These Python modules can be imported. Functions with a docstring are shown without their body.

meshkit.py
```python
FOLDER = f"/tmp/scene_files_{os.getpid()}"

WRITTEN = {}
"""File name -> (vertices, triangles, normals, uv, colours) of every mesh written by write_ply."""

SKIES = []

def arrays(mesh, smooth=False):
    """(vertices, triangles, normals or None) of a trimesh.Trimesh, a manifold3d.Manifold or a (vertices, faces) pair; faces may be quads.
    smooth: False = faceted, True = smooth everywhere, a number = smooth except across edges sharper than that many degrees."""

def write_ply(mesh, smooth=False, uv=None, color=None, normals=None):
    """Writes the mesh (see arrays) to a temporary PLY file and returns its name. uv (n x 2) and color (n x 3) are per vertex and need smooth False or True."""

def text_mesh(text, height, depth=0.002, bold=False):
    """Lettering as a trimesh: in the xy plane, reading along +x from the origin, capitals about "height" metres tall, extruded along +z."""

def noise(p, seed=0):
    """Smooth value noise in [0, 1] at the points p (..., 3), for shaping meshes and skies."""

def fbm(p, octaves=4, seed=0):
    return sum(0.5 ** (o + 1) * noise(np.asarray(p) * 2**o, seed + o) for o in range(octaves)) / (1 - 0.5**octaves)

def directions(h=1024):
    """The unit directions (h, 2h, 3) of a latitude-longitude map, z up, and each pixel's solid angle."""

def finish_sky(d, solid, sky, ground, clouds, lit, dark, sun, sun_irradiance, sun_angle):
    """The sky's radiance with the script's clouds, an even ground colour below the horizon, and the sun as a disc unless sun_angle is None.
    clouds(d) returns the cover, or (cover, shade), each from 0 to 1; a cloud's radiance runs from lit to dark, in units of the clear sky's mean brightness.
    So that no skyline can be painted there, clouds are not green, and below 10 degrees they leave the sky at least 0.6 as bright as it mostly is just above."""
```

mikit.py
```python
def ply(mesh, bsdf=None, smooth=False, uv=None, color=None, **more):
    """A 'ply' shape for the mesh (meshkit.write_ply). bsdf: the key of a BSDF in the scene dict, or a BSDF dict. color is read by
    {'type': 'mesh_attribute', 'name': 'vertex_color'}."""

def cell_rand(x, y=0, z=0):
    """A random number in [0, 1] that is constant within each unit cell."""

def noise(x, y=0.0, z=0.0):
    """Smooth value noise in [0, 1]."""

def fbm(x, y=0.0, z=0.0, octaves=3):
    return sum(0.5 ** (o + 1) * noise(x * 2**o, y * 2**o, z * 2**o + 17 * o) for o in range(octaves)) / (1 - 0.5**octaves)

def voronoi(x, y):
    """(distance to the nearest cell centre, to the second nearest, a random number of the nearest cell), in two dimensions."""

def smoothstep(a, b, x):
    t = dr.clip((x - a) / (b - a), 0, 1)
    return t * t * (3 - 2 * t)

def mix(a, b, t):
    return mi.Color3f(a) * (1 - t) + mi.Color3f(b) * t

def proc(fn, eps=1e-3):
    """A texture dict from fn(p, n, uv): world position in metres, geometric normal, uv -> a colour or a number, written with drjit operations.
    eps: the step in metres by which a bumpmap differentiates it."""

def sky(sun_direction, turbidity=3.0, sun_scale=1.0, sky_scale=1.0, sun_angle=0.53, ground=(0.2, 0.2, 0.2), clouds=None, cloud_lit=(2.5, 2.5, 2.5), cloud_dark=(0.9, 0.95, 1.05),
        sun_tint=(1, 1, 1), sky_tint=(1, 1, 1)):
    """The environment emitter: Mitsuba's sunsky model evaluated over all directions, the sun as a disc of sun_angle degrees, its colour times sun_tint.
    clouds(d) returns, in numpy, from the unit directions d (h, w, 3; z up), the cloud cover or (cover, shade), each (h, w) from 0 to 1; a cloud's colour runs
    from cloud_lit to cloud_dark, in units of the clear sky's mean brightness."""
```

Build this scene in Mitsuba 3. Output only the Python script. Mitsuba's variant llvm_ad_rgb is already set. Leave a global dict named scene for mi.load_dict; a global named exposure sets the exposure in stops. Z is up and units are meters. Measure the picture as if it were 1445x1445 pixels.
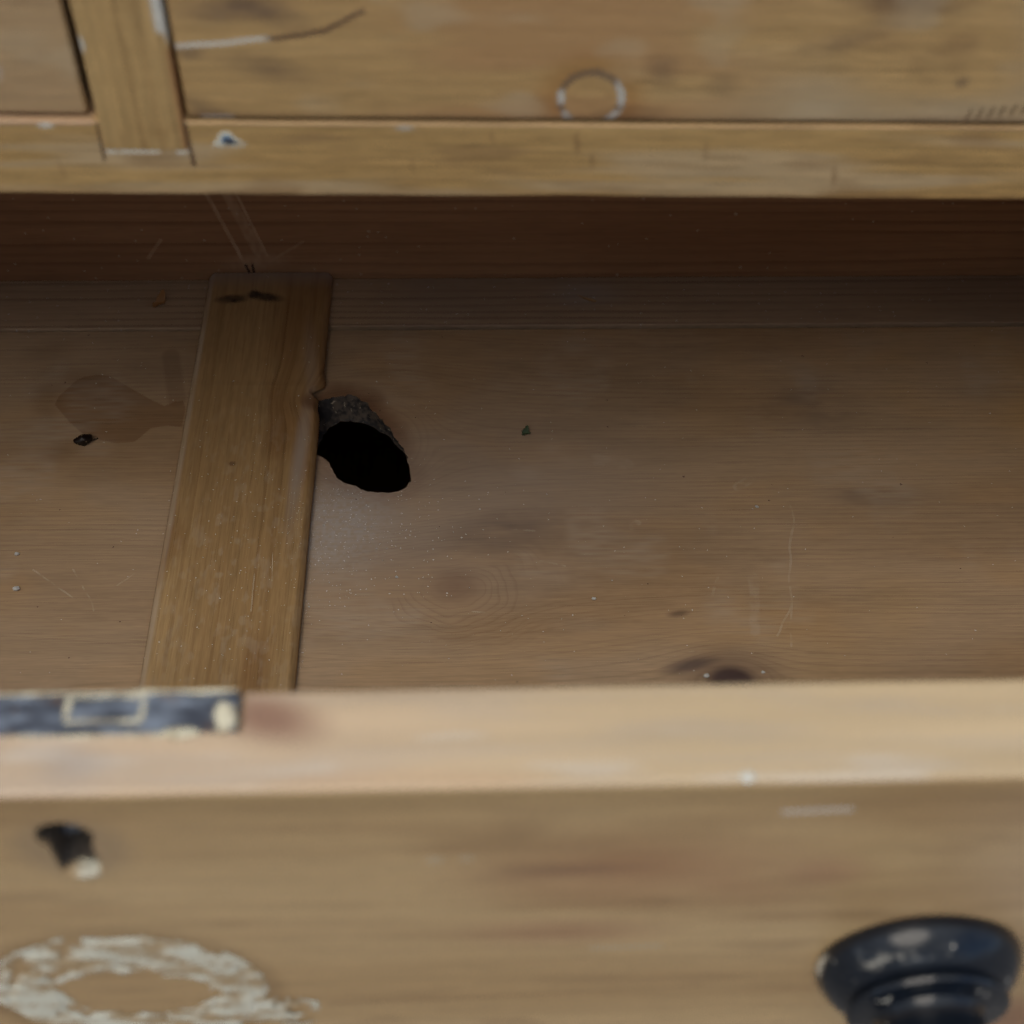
import math
import numpy as np, trimesh, manifold3d as m3, drjit as dr, mitsuba as mi
from shapely.geometry import Polygon
import mikit, meshkit
from mikit import proc, noise, fbm, smoothstep, mix, cell_rand

T = mi.ScalarTransform4f
scene, labels = {}, {}

# ------------------------------------------------------------------ camera, light, exposure
CAM = np.array([0.0971, -0.3461, 0.5162])
FWD = np.array([0.01496, 0.64616, -0.76306])
UP = np.array([-0.0029, 0.76317, 0.64619])
focus = float((np.array([0.060, 0.030, 0.0]) - CAM) @ FWD)
scene['camera'] = {'type': 'thinlens', 'fov': 38.43, 'fov_axis': 'x', 'aperture_radius': 0.0026, 'focus_distance': focus,
                   'near_clip': 0.01, 'far_clip': 500.0,
                   'to_world': T().look_at(origin=CAM.tolist(), target=(CAM + FWD).tolist(), up=UP.tolist())}


def clouds(d):
    q = d[..., :2] / (np.maximum(d[..., 2:], 0.0) + 0.25)
    n = meshkit.fbm(np.concatenate([q * 1.3, np.zeros_like(q[..., :1])], -1), 4, 5)
    low = 1 - np.clip(d[..., 2], 0, 1)                      # an overcast sky is darker towards the horizon
    return np.clip(0.62 + (n - 0.42) * 3.0, 0.10, 1.0), np.clip(0.85 * low ** 0.8 + (n - 0.5) * 1.2, 0, 1)


scene['sky'] = mikit.sky((-0.30, -0.42, 0.86), turbidity=3, sun_scale=0.25, sun_angle=40, clouds=clouds,
                         cloud_lit=(2.45, 2.58, 2.74), cloud_dark=(0.90, 0.97, 1.08), sun_tint=(0.95, 1.02, 1.12))
exposure = 1.97

# ------------------------------------------------------------------ measures (metres); the open drawer is askew by YAW
YAW = math.radians(0.894)
CY, SY = math.cos(YAW), math.sin(YAW)
YBK, YST, YFI, YFO, ZFT = 0.2521, 0.2140, -0.1679, -0.1938, 0.2455
ZRB, ZRT = 0.2496, 0.2741
HW = 0.400
DRW = T().rotate([0, 0, 1], math.degrees(YAW))
FRK = math.radians(0.33)                                    # the front board sits racked a little further
DRF = DRW @ T().translate([0.1, YFO, 0]).rotate([0, 0, 1], math.degrees(FRK)).translate([-0.1, -YFO, 0])


def loc(p):
    """world point -> the open drawer's own axes"""
    return p.x * CY + p.y * SY, -p.x * SY + p.y * CY, p.z


def locf(p):
    """world point -> the front board's axes"""
    x, y, z = loc(p)
    c, s = math.cos(FRK), math.sin(FRK)
    return 0.1 + (x - 0.1) * c + (y - YFO) * s, YFO - (x - 0.1) * s + (y - YFO) * c, z


# ------------------------------------------------------------------ procedural helpers
def sstep(a, b, x):
    return smoothstep(a, b, x)


def blob(u, v, cu, cv, ru, rv, rot=0.0, soft=0.5):
    c, s = math.cos(rot), math.sin(rot)
    du, dv = u - cu, v - cv
    a, b = (du * c + dv * s) / ru, (-du * s + dv * c) / rv
    return 1 - sstep(1 - soft, 1 + soft, dr.sqrt(a * a + b * b))


def seg(u, v, a, b, w0, w1=None):
    """soft stroke along a segment"""
    w1 = w0 if w1 is None else w1
    dx, dy = b[0] - a[0], b[1] - a[1]
    t = dr.clip(((u - a[0]) * dx + (v - a[1]) * dy) / (dx * dx + dy * dy), 0, 1)
    d = dr.sqrt(dr.square(u - a[0] - t * dx) + dr.square(v - a[1] - t * dy))
    w = w0 + (w1 - w0) * t
    return 1 - sstep(w * 0.55, w, d)


def polyline(u, v, pts, w0, w1):
    m, n = mi.Float(0), len(pts) - 1
    for i in range(n):
        m = dr.maximum(m, seg(u, v, pts[i], pts[i + 1], w0 + (w1 - w0) * i / n, w0 + (w1 - w0) * (i + 1) / n))
    return m


def inside(u, v, pts):
    """signed distance to a polygon, negative within"""
    d, s = mi.Float(1e3), mi.Float(1)
    n = len(pts)
    for i in range(n):
        a, b = pts[i], pts[i - 1]
        ex, ey = b[0] - a[0], b[1] - a[1]
        wx, wy = u - a[0], v - a[1]
        t = dr.clip((wx * ex + wy * ey) / (ex * ex + ey * ey), 0, 1)
        d = dr.minimum(d, dr.square(wx - ex * t) + dr.square(wy - ey * t))
        c1, c2, c3 = v >= a[1], v < b[1], ex * wy > ey * wx
        s = dr.select((c1 & c2 & c3) | (~c1 & ~c2 & ~c3), -s, s)
    return s * dr.sqrt(d)


def grain(u, v, seed, sp, knots=(), warp=0.004, wu=4.0, wv=9.0):
    """growth lines along u that bend round the knots: (line strength, fine fibre, broad tone, knot darkness)"""
    g = v + warp * (fbm(u * wu + seed, v * wv + seed * 1.7) - 0.5) * 2
    kn = mi.Float(0)
    ring = mi.Float(0)
    for (ku, kv, R, ax) in knots:
        du, dv = (u - ku) / ax, v - kv
        r2 = du * du + dv * dv + 1e-9
        rr = dr.sqrt(r2)
        g = g - dv * dr.minimum(R * R / r2, 1.0) * dr.exp(-r2 / (R * R * 30)) + dr.select(rr < R, (R - rr) * 0.8, 0)
        kn = dr.maximum(kn, 1 - sstep(0.35, 1.05, dr.sqrt(r2) / R))
    q = g / sp + 1.6 * noise(g * 45 + seed, seed) + 0.5 * noise(u * 7 + seed, g * 90)
    t = q - dr.floor(q)
    line = sstep(0.45, 0.9, t) * (1 - sstep(0.93, 1.0, t)) * (0.35 + 0.65 * cell_rand(q, seed)) * sstep(0.10, 0.6, noise(u * 4 + seed, g * 130))
    fib = 0.6 * noise(u * 70 + seed, v * 1500 + warp * 40 * noise(u * 12, v * 40)) + 0.4 * noise(u * 260, v * 2600 + seed)
    fib = fib - 0.35 * sstep(0.72, 0.92, noise(u * 45 + 3 * seed, v * 2100))          # short dark pores
    tone = fbm(u * 5 + seed * 3, g * 22 + seed)
    return line, fib, tone, kn


def specks(u, v, cell, keep, seed):
    """tiny round flecks, a share of the cells holding one"""
    x, y = u / cell, v / cell
    cx, cy = dr.floor(x), dr.floor(y)
    ox, oy = 0.25 + 0.5 * cell_rand(cx, cy, seed), 0.25 + 0.5 * cell_rand(cx, cy, seed + 1)
    r = 0.06 + 0.18 * cell_rand(cx, cy, seed + 2)
    d = dr.sqrt(dr.square(x - cx - ox) + dr.square(y - cy - oy))
    return dr.select(cell_rand(cx, cy, seed + 3) < keep, 1 - sstep(r * 0.7, r, d), 0.0)


def tinted(line, fib, tone, light, mid, dark, kl=0.55, kf=0.22):
    c = mix(mid, light, sstep(0.25, 0.75, tone))
    c = mix(c, dark, line * kl)
    return c * mi.Color3f(1.04, 1.0, 0.86) * (1 - kf * 0.5 + kf * fib)


WHITE, CREAM = (0.62, 0.62, 0.56), (0.66, 0.60, 0.42)
STAIN = [(x / 1e3, y / 1e3) for x, y in [(-112.9, 160.6), (-111.9, 166.2), (-105.1, 177.6), (-101.4, 180), (-95, 181), (-89.2, 179.9), (-77.8, 171.6), (-65.9, 162.9), (-59.4, 159.1), (-55, 162), (-51, 162.8), (-49.1, 157.1), (-49.7, 145.1), (-57, 146), (-64.1, 144.4), (-70.7, 135.4), (-79, 134.6), (-86.5, 136.5), (-96.4, 141.1), (-104.3, 149.4)]]
HOLE = [(13, 150), (13.6, 157), (15.4, 161.5), (18, 162.6), (21.5, 164.4), (25.6, 165.1), (29, 165.9), (32.6, 165.4), (37.9, 161.3), (42.2, 154.8), (47.6, 148.4), (52.4, 139), (56.6, 131.2), (59.6, 123.6), (61.4, 116), (61.3, 108.6), (58.9, 104.3), (55.1, 102.5), (48.1, 101.5), (40.9, 103), (34.2, 106.7), (28.5, 109.3), (26.2, 111.6), (25, 115), (23.7, 117.9), (20.6, 122.5), (17.9, 125.5), (15.6, 131), (14, 140)]
HOLE_M = [(x / 1e3, y / 1e3) for x, y in HOLE[::2]]
BKNOTS = [(0.1986, -0.006, 0.013, 1.5), (0.042, 0.132, 0.030, 1.0), (0.080, 0.046, 0.017, 1.7), (-0.125, 0.004, 0.012, 3.6)]


def bottom_colour(p, n, uv):
    x, y, z = loc(p)
    line, fib, tone, kn = grain(x, y, 3.1, 0.0027, BKNOTS, 0.0035, 2.6, 9.0)
    left = x < -0.014
    c = tinted(line, fib, tone, mi.Color3f(0.395, 0.290, 0.208), mi.Color3f(0.315, 0.222, 0.152), mi.Color3f(0.170, 0.110, 0.068), 0.27, 0.24) * mi.Color3f(1.02, 1.012, 1.02)
    # curled figure of the hidden branch below the hole
    sr = dr.sqrt(dr.square((x - 0.080) / 1.7) + dr.square(y - 0.044)) + 0.016 * (fbm(x * 32, y * 40) - 0.5)
    sw = sr / 0.0030 + 0.8 * noise(sr * 300, 5.0)
    sw = sw - dr.floor(sw)
    c = mix(c, c * mi.Color3f(0.66, 0.58, 0.52), sstep(0.55, 0.92, sw) * (1 - sstep(0.95, 1.0, sw)) * sstep(0.004, 0.008, sr) * (1 - sstep(0.016, 0.044, sr)) * sstep(0.30, 0.60, noise(x * 60 + 4, y * 60)) * 0.30)
    c = mix(c, c * mi.Color3f(1.04, 0.97, 0.84), sstep(0.45, 0.68, fbm(x * 18 + 7, y * 40)) * 0.55)
    c = mix(c, c * mi.Color3f(0.80, 0.80, 0.80), sstep(0.50, 0.70, fbm(x * 11 + 17, y * 55)) * 0.4)
    # a warmer, yellower patch to the right, a greyer bloom of dust round the hole
    warm = fbm(x * 9 + 4, y * 12)
    c = mix(c, c * mi.Color3f(1.06, 0.98, 0.74), sstep(0.14, 0.34, x) * sstep(0.35, 0.6, warm) * 0.9)
    grey = blob(x, y, 0.075, 0.095, 0.085, 0.050, 0.2, 0.8) * (0.55 + 0.45 * fbm(x * 30, y * 45))
    c = mix(c, mi.Color3f(0.300, 0.272, 0.265), grey * 0.42)
    c = mix(c, mi.Color3f(0.40, 0.375, 0.36), blob(x, y, 0.030, 0.082, 0.020, 0.022, -0.4, 0.9) * (0.3 + 0.7 * noise(x * 700, y * 700)) * 0.75)
    c = mix(c, mi.Color3f(0.13, 0.095, 0.08), (blob(x, y, 0.108, 0.078, 0.022, 0.010, 0.15, 0.9) + 0.8 * blob(x, y, 0.257, 0.158, 0.020, 0.016, -0.5, 0.9) + 0.7 * blob(x, y, 0.278, 0.097, 0.020, 0.005, 0, 0.9)) * fbm(x * 60, y * 130) * 0.8)
    # brown halo of resin round the knot hole
    sd = inside(x, y, HOLE_M)
    halo = 1 - sstep(0.0, 0.012, sd + 0.006 * (fbm(x * 90, y * 90) - 0.5))
    c = mix(c, c * mi.Color3f(0.50, 0.36, 0.28), halo * sstep(0.118, 0.150, y) * 0.75)
    c = mix(c, c * mi.Color3f(0.72, 0.66, 0.68), halo * 0.5)
    # dark knot by the front, smear beside it
    c = mix(c, mi.Color3f(0.022, 0.013, 0.018), blob(x, y, 0.1988, -0.0045, 0.0092, 0.0066, 0, 0.40) * 0.94)
    c = mix(c, mi.Color3f(0.10, 0.06, 0.05), blob(x, y, 0.1985, -0.001, 0.019, 0.012, 0, 0.8) * 0.5)
    c = mix(c, mi.Color3f(0.09, 0.06, 0.055), blob(x, y, 0.1825, 0.0035, 0.010, 0.0028, 0.25, 0.8) * 0.75)
    c = mix(c, mi.Color3f(0.13, 0.08, 0.05), blob(x, y, 0.180, 0.0305, 0.004, 0.0015, 0.2, 0.8) * 0.7)
    c = mix(c, mi.Color3f(0.20, 0.11, 0.07), blob(x, y, 0.083, 0.047, 0.009, 0.008, 0, 0.9) * 0.45)
    # tide mark of an old spill on the left
    s = inside(x, y, STAIN)
    c = mix(c, c * mi.Color3f(0.70, 0.62, 0.55), (1 - sstep(-0.0004, 0.0005, s)) * 0.85)
    c = mix(c, c * mi.Color3f(0.76, 0.72, 0.70), seg(x, y, (-0.061, 0.195), (-0.054, 0.163), 0.0055) * 0.7)
    for (a, b, r, q) in ((-0.108, 0.176, 0.010, 0.006), (-0.118, 0.165, 0.006, 0.014), (-0.106, 0.129, 0.008, 0.005), (-0.122, 0.199, 0.012, 0.006)):
        c = mix(c, c * mi.Color3f(0.72, 0.67, 0.62), blob(x, y, a, b, r, q, 0.3, 0.9) * 0.6)
    # pale scuffs and scratches
    wx, wy = x + 0.0035 * (fbm(x * 60, y * 60 + 3) - 0.5), y + 0.0035 * (fbm(x * 60 + 9, y * 60) - 0.5)
    sc = seg(wx, wy, (0.2385, 0.092), (0.2268, 0.012), 0.0007) * 0.55
    for a, b, w, k in (((0.215, 0.104), (0.221, 0.108), 0.0030, 0.5), ((0.163, 0.080), (0.166, 0.082), 0.0022, 0.5), ((0.120, 0.060), (0.132, 0.0575), 0.0006, 0.5), ((0.212, 0.018), (0.2155, 0.050), 0.0030, 0.35), ((0.222, 0.018), (0.230, 0.034), 0.0006, 0.6), ((0.1955, 0.041), (0.1985, 0.050), 0.0007, 0.5), ((0.150, 0.121), (0.164, 0.119), 0.0045, 0.25), ((-0.087, 0.058), (-0.074, 0.036), 0.0005, 0.7), ((-0.104, 0.058), (-0.084, 0.042), 0.0005, 0.7), ((-0.056, 0.060), (-0.066, 0.049), 0.0005, 0.5), ((0.090, 0.034), (0.096, 0.0335), 0.0005, 0.8), ((0.176, 0.008), (0.188, 0.010), 0.0005, 0.4), ((0.118, 0.078), (0.108, 0.079), 0.0006, 0.5)):
        sc = dr.maximum(sc, seg(wx, wy, a, b, w) * k)
    sc = sc * sstep(0.25, 0.70, fbm(x * 240, y * 240))
    c = mix(c, mi.Color3f(0.60, 0.54, 0.46), sc * 0.4)
    c = mix(c, mi.Color3f(0.52, 0.46, 0.39), sstep(0.55, 0.78, fbm(x * 35 + 9, y * 35)) * noise(x * 120, y * 700) * 0.22)
    near = 0.02 + 0.35 * blob(x, y, 0.035, 0.078, 0.05, 0.035, 0, 0.9)
    c = mix(c, mi.Color3f(0.62, 0.62, 0.60), specks(x, y, 0.0021, near * 0.5, 11) * 0.75)
    c = mix(c, mi.Color3f(0.08, 0.05, 0.04), specks(x + 0.37, y + 0.11, 0.003, 0.004, 23) * 0.7)
    return c


def strip_colour(p, n, uv):
    x, y, z = loc(p)
    line, fib, tone, kn = grain(x, y, 7.7, 0.006, (), 0.003)
    c = tinted(line, fib, tone, mi.Color3f(0.37, 0.27, 0.20), mi.Color3f(0.30, 0.212, 0.152), mi.Color3f(0.10, 0.065, 0.045), 0.5, 0.25)
    c = mix(c, mi.Color3f(0.19, 0.165, 0.16), sstep(0.03, 0.07, x) * (0.25 + 0.75 * fbm(x * 14, y * 30)) * 0.35)
    c = mix(c, mi.Color3f(0.30, 0.30, 0.30), blob(x, y, 0.150, 0.238, 0.016, 0.008, 0, 0.9) * 0.35)
    c = mix(c, mi.Color3f(0.5, 0.5, 0.48), specks(x, y, 0.003, 0.07, 31) * 0.6)
    return c


def muntin_colour(p, n, uv):
    x, y, z = loc(p)
    x = x + 0.0003 + 0.0021 * (0.25 - y) / 0.42
    kx, ky = 0.0185, 0.1600
    bend = 0.007 * dr.exp(-dr.square((y - ky) / 0.016)) * sstep(-0.020, 0.016, x)
    line, fib, tone, kn = grain(y, x + bend + 0.008 * z, 12.4, 0.0052, (), 0.0016, 3.0, 8.0)
    c = tinted(line, fib, tone, mi.Color3f(0.385, 0.262, 0.142), mi.Color3f(0.320, 0.206, 0.105), mi.Color3f(0.185, 0.100, 0.042), 0.50, 0.34)
    t2 = fbm(x * 40, y * 14 + 5)
    c = mix(c, c * mi.Color3f(0.72, 0.60, 0.50), sstep(0.50, 0.72, t2) * 0.7)
    c = mix(c, mi.Color3f(0.44, 0.36, 0.28), (1 - sstep(-0.0445, -0.0425, x)) * (0.35 + 0.65 * fbm(x * 200, y * 60)) * 0.75)
    # bruised grey edge, knot at the notch
    c = mix(c, mi.Color3f(0.34, 0.28, 0.24), blob(x, y, 0.0105, 0.118, 0.0028, 0.034, -0.03, 0.9) * 0.7)
    c = mix(c, mi.Color3f(0.30, 0.25, 0.22), blob(x, y, 0.0110, 0.185, 0.0028, 0.022, 0.1, 0.9) * 0.3)
    c = mix(c, mi.Color3f(0.13, 0.055, 0.025), blob(x, y, 0.0125, 0.1560, 0.0035, 0.0050, 0.5, 0.8) * 0.65)
    c = mix(c, mi.Color3f(0.30, 0.25, 0.23), sstep(0.236, 0.252, y) * 0.55)
    # two black scorch marks near the back end
    for cx, cy, rx, ry, ro in ((-0.0325, 0.2303, 0.0075, 0.0030, 0.08), (-0.0155, 0.2318, 0.0085, 0.0030, -0.22), (-0.0215, 0.2338, 0.0030, 0.0030, 0)):
        c = mix(c, mi.Color3f(0.022, 0.016, 0.014), blob(x, y, cx, cy, rx, ry, ro, 0.5) * (0.45 + 0.7 * fbm(x * 350, y * 350)) * 0.95)
    dusty = blob(x, y, -0.012, 0.045, 0.030, 0.085, 0, 0.9)
    c = mix(c, mi.Color3f(0.50, 0.43, 0.34), dusty * sstep(0.50, 0.78, fbm(x * 300, y * 160)) * 0.22)
    c = mix(c, mi.Color3f(0.66, 0.64, 0.58), specks(x, y, 0.0019, 0.05 * dusty + 0.01, 41) * 0.7)
    c = mix(c, mi.Color3f(0.10, 0.05, 0.03), blob(x, y, -0.0205, 0.1155, 0.0016, 0.0014, 0, 0.6) * 0.6)
    c = mix(c, mi.Color3f(0.60, 0.52, 0.40), dr.maximum(seg(x, y, (-0.004, 0.050), (-0.0035, 0.030), 0.0004), seg(x, y, (0.003, 0.062), (0.004, 0.046), 0.0003)) * 0.6 * noise(x * 900, y * 400))
    return c


def back_colour(p, n, uv):
    x, y, z = loc(p)
    line, fib, tone, kn = grain(x, z, 21.3, 0.008, (), 0.003)
    c = tinted(line, fib, tone, mi.Color3f(0.34, 0.192, 0.115), mi.Color3f(0.255, 0.133, 0.076), mi.Color3f(0.13, 0.06, 0.032), 0.55, 0.22)
    m = dr.maximum(seg(x, z, (-0.0425, 0.060), (-0.0275, 0.010), 0.0013), seg(x, z, (-0.0325, 0.060), (-0.0180, 0.014), 0.0032, 0.0042) * 0.55)
    m = dr.maximum(m, seg(x, z, (-0.0275, 0.060), (-0.0155, 0.016), 0.0010) * 0.9)
    m = dr.maximum(m, blob(x, z, -0.0215, 0.0125, 0.013, 0.0045, 0.1, 0.8) * 0.6)
    m = dr.maximum(m, seg(x, z, (-0.0775, 0.015), (-0.0690, 0.027), 0.0012) * 0.7)
    m = dr.maximum(m, seg(x, z, (-0.0150, 0.012), (0.0040, 0.0255), 0.0011) * 0.6)
    c = mix(c, mi.Color3f(0.50, 0.36, 0.24), m * (0.35 + 0.65 * noise(x * 500, z * 250)) * 0.85)
    ck = dr.maximum(seg(x, z, (-0.0275, 0.010), (-0.0250, 0.001), 0.0009), seg(x, z, (-0.0240, 0.010), (-0.0235, 0.001), 0.0008))
    c = mix(c, mi.Color3f(0.02, 0.012, 0.01), ck * 0.85)
    c = mix(c, mi.Color3f(0.42, 0.34, 0.26), specks(x, z, 0.005, 0.05, 51) * 0.6)
    return c


FKNOTS = [(0.131, 0.2055, 0.010, 2.6)]


def front_colour(p, n, uv):
    x, y, z = locf(p)
    v = z + 1.15 * (y - YFO)
    line, fib, tone, kn = grain(x, v, 33.9, 0.011, FKNOTS, 0.010, 3.0, 9.0)
    c = tinted(line, fib, tone, mi.Color3f(0.500, 0.360, 0.196), mi.Color3f(0.412, 0.280, 0.142), mi.Color3f(0.27, 0.150, 0.064), 0.22, 0.24) * mi.Color3f(0.99, 0.99, 1.08)
    top = sstep(0.2440, 0.2452, z)
    face = 1 - top
    # paler and pinker top edge
    c = mix(c, mix(mi.Color3f(0.560, 0.420, 0.285), mi.Color3f(0.565, 0.432, 0.262), sstep(0.02, 0.16, x)) * (0.80 + 0.36 * fbm(x * 14, y * 170)), top * 0.85)
    c = mix(c, mi.Color3f(0.62, 0.57, 0.50), top * sstep(0.60, 0.80, fbm(x * 34 + 3, y * 260)) * 0.38)
    c = mix(c, mi.Color3f(0.55, 0.33, 0.17), top * sstep(0.55, 0.75, fbm(x * 13 + 31, y * 120 + 4)) * 0.3)
    c = mix(c, mi.Color3f(0.42, 0.37, 0.33), top * sstep(0.52, 0.72, fbm(x * 22 + 51, y * 200 + 8)) * 0.18)
    c = mix(c, mi.Color3f(0.235, 0.115, 0.075), top * blob(x, y, 0.0465, -0.1755, 0.0105, 0.0050, -0.25, 0.8) * 0.85)
    c = mix(c, mi.Color3f(0.26, 0.25, 0.26), top * blob(x, y, 0.0065, -0.1865, 0.006, 0.004, 0, 0.9) * 0.3)
    # face: darker band below the edge, reddish knot stain, streaks
    c = mix(c, c * mi.Color3f(0.74, 0.72, 0.66), face * sstep(0.2290, 0.2440, z) * 0.55)
    red = dr.maximum(blob(x, z, 0.130, 0.206, 0.030, 0.0125, 0.06, 0.95), blob(x, z, 0.148, 0.199, 0.016, 0.008, -0.3, 0.9) * 0.8)
    c = mix(c, mi.Color3f(0.32, 0.150, 0.075), face * red * (0.45 + 0.55 * fbm(x * 40, z * 100)) * 0.80)
    c = mix(c, mi.Color3f(0.20, 0.11, 0.07), face * blob(x, z, 0.112, 0.2075, 0.014, 0.0022, 0.05, 0.9) * 0.5)
    c = mix(c, mi.Color3f(0.36, 0.19, 0.11), face * (blob(x, z, 0.112, 0.175, 0.020, 0.006, 0, 0.9) + blob(x, z, 0.172, 0.204, 0.008, 0.006, 0, 0.9)) * 0.5)
    c = mix(c, mi.Color3f(0.24, 0.10, 0.06), face * blob(x, z, 0.246, 0.112, 0.016, 0.016, 0, 0.7) * 0.7)
    c = mix(c, c * mi.Color3f(0.70, 0.62, 0.58), face * sstep(0.54, 0.74, fbm(x * 9 + 2, z * 50)) * 0.5)
    c = mix(c, mi.Color3f(0.55, 0.46, 0.40), face * blob(x, z, 0.285, 0.21, 0.055, 0.04, 0, 0.9) * 0.35)
    c = mix(c, mi.Color3f(0.62, 0.55, 0.47), face * seg(x, z, (0.158, 0.2330), (0.172, 0.2336), 0.0012) * 0.85)
    c = mix(c, mi.Color3f(0.50, 0.42, 0.30), face * (seg(x, z, (0.120, 0.165), (0.137, 0.1655), 0.0012) + blob(x, z, 0.082, 0.2140, 0.002, 0.0016) + blob(x, z, 0.089, 0.2145, 0.0016, 0.0014)) * 0.5)
    c = mix(c, mi.Color3f(0.25, 0.145, 0.07), face * sstep(0.62, 0.80, fbm(x * 30 + 13, z * 110)) * 0.30)
    c = mix(c, mi.Color3f(0.23, 0.13, 0.06), face * seg(x, z + 0.0012 * noise(x * 50, 1.0), (0.052, 0.1335), (0.150, 0.1400), 0.0009) * 0.35)
    # grime left along the rim of the old plate
    r = dr.sqrt(dr.square(x - 0.002) + dr.square(z - 0.1435))
    c = mix(c, c * mi.Color3f(0.62, 0.58, 0.55), face * sstep(0.029, 0.035, r) * (1 - sstep(0.036, 0.042, r)) * 0.55)
    c = mix(c, mix(mi.Color3f(0.06, 0.06, 0.062), mi.Color3f(0.012, 0.011, 0.012), sstep(0.2130, 0.2200, z + 0.004 * noise(x * 400, z * 400))), sstep(YFO + 0.0006, YFO + 0.0016, y) * (1 - sstep(0.008, 0.010, dr.abs(x - 0.003))) * sstep(0.208, 0.210, z) * (1 - sstep(0.235, 0.237, z)) * 0.9)  # keyhole walls painted near-black, standing in for the shade inside
    kh = dr.sqrt(dr.square(x - 0.003) + dr.square(z - 0.223))
    c = mix(c, mi.Color3f(0.16, 0.13, 0.11), face * (1 - sstep(0.008, 0.017, kh)) * 0.30)
    return c


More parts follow.
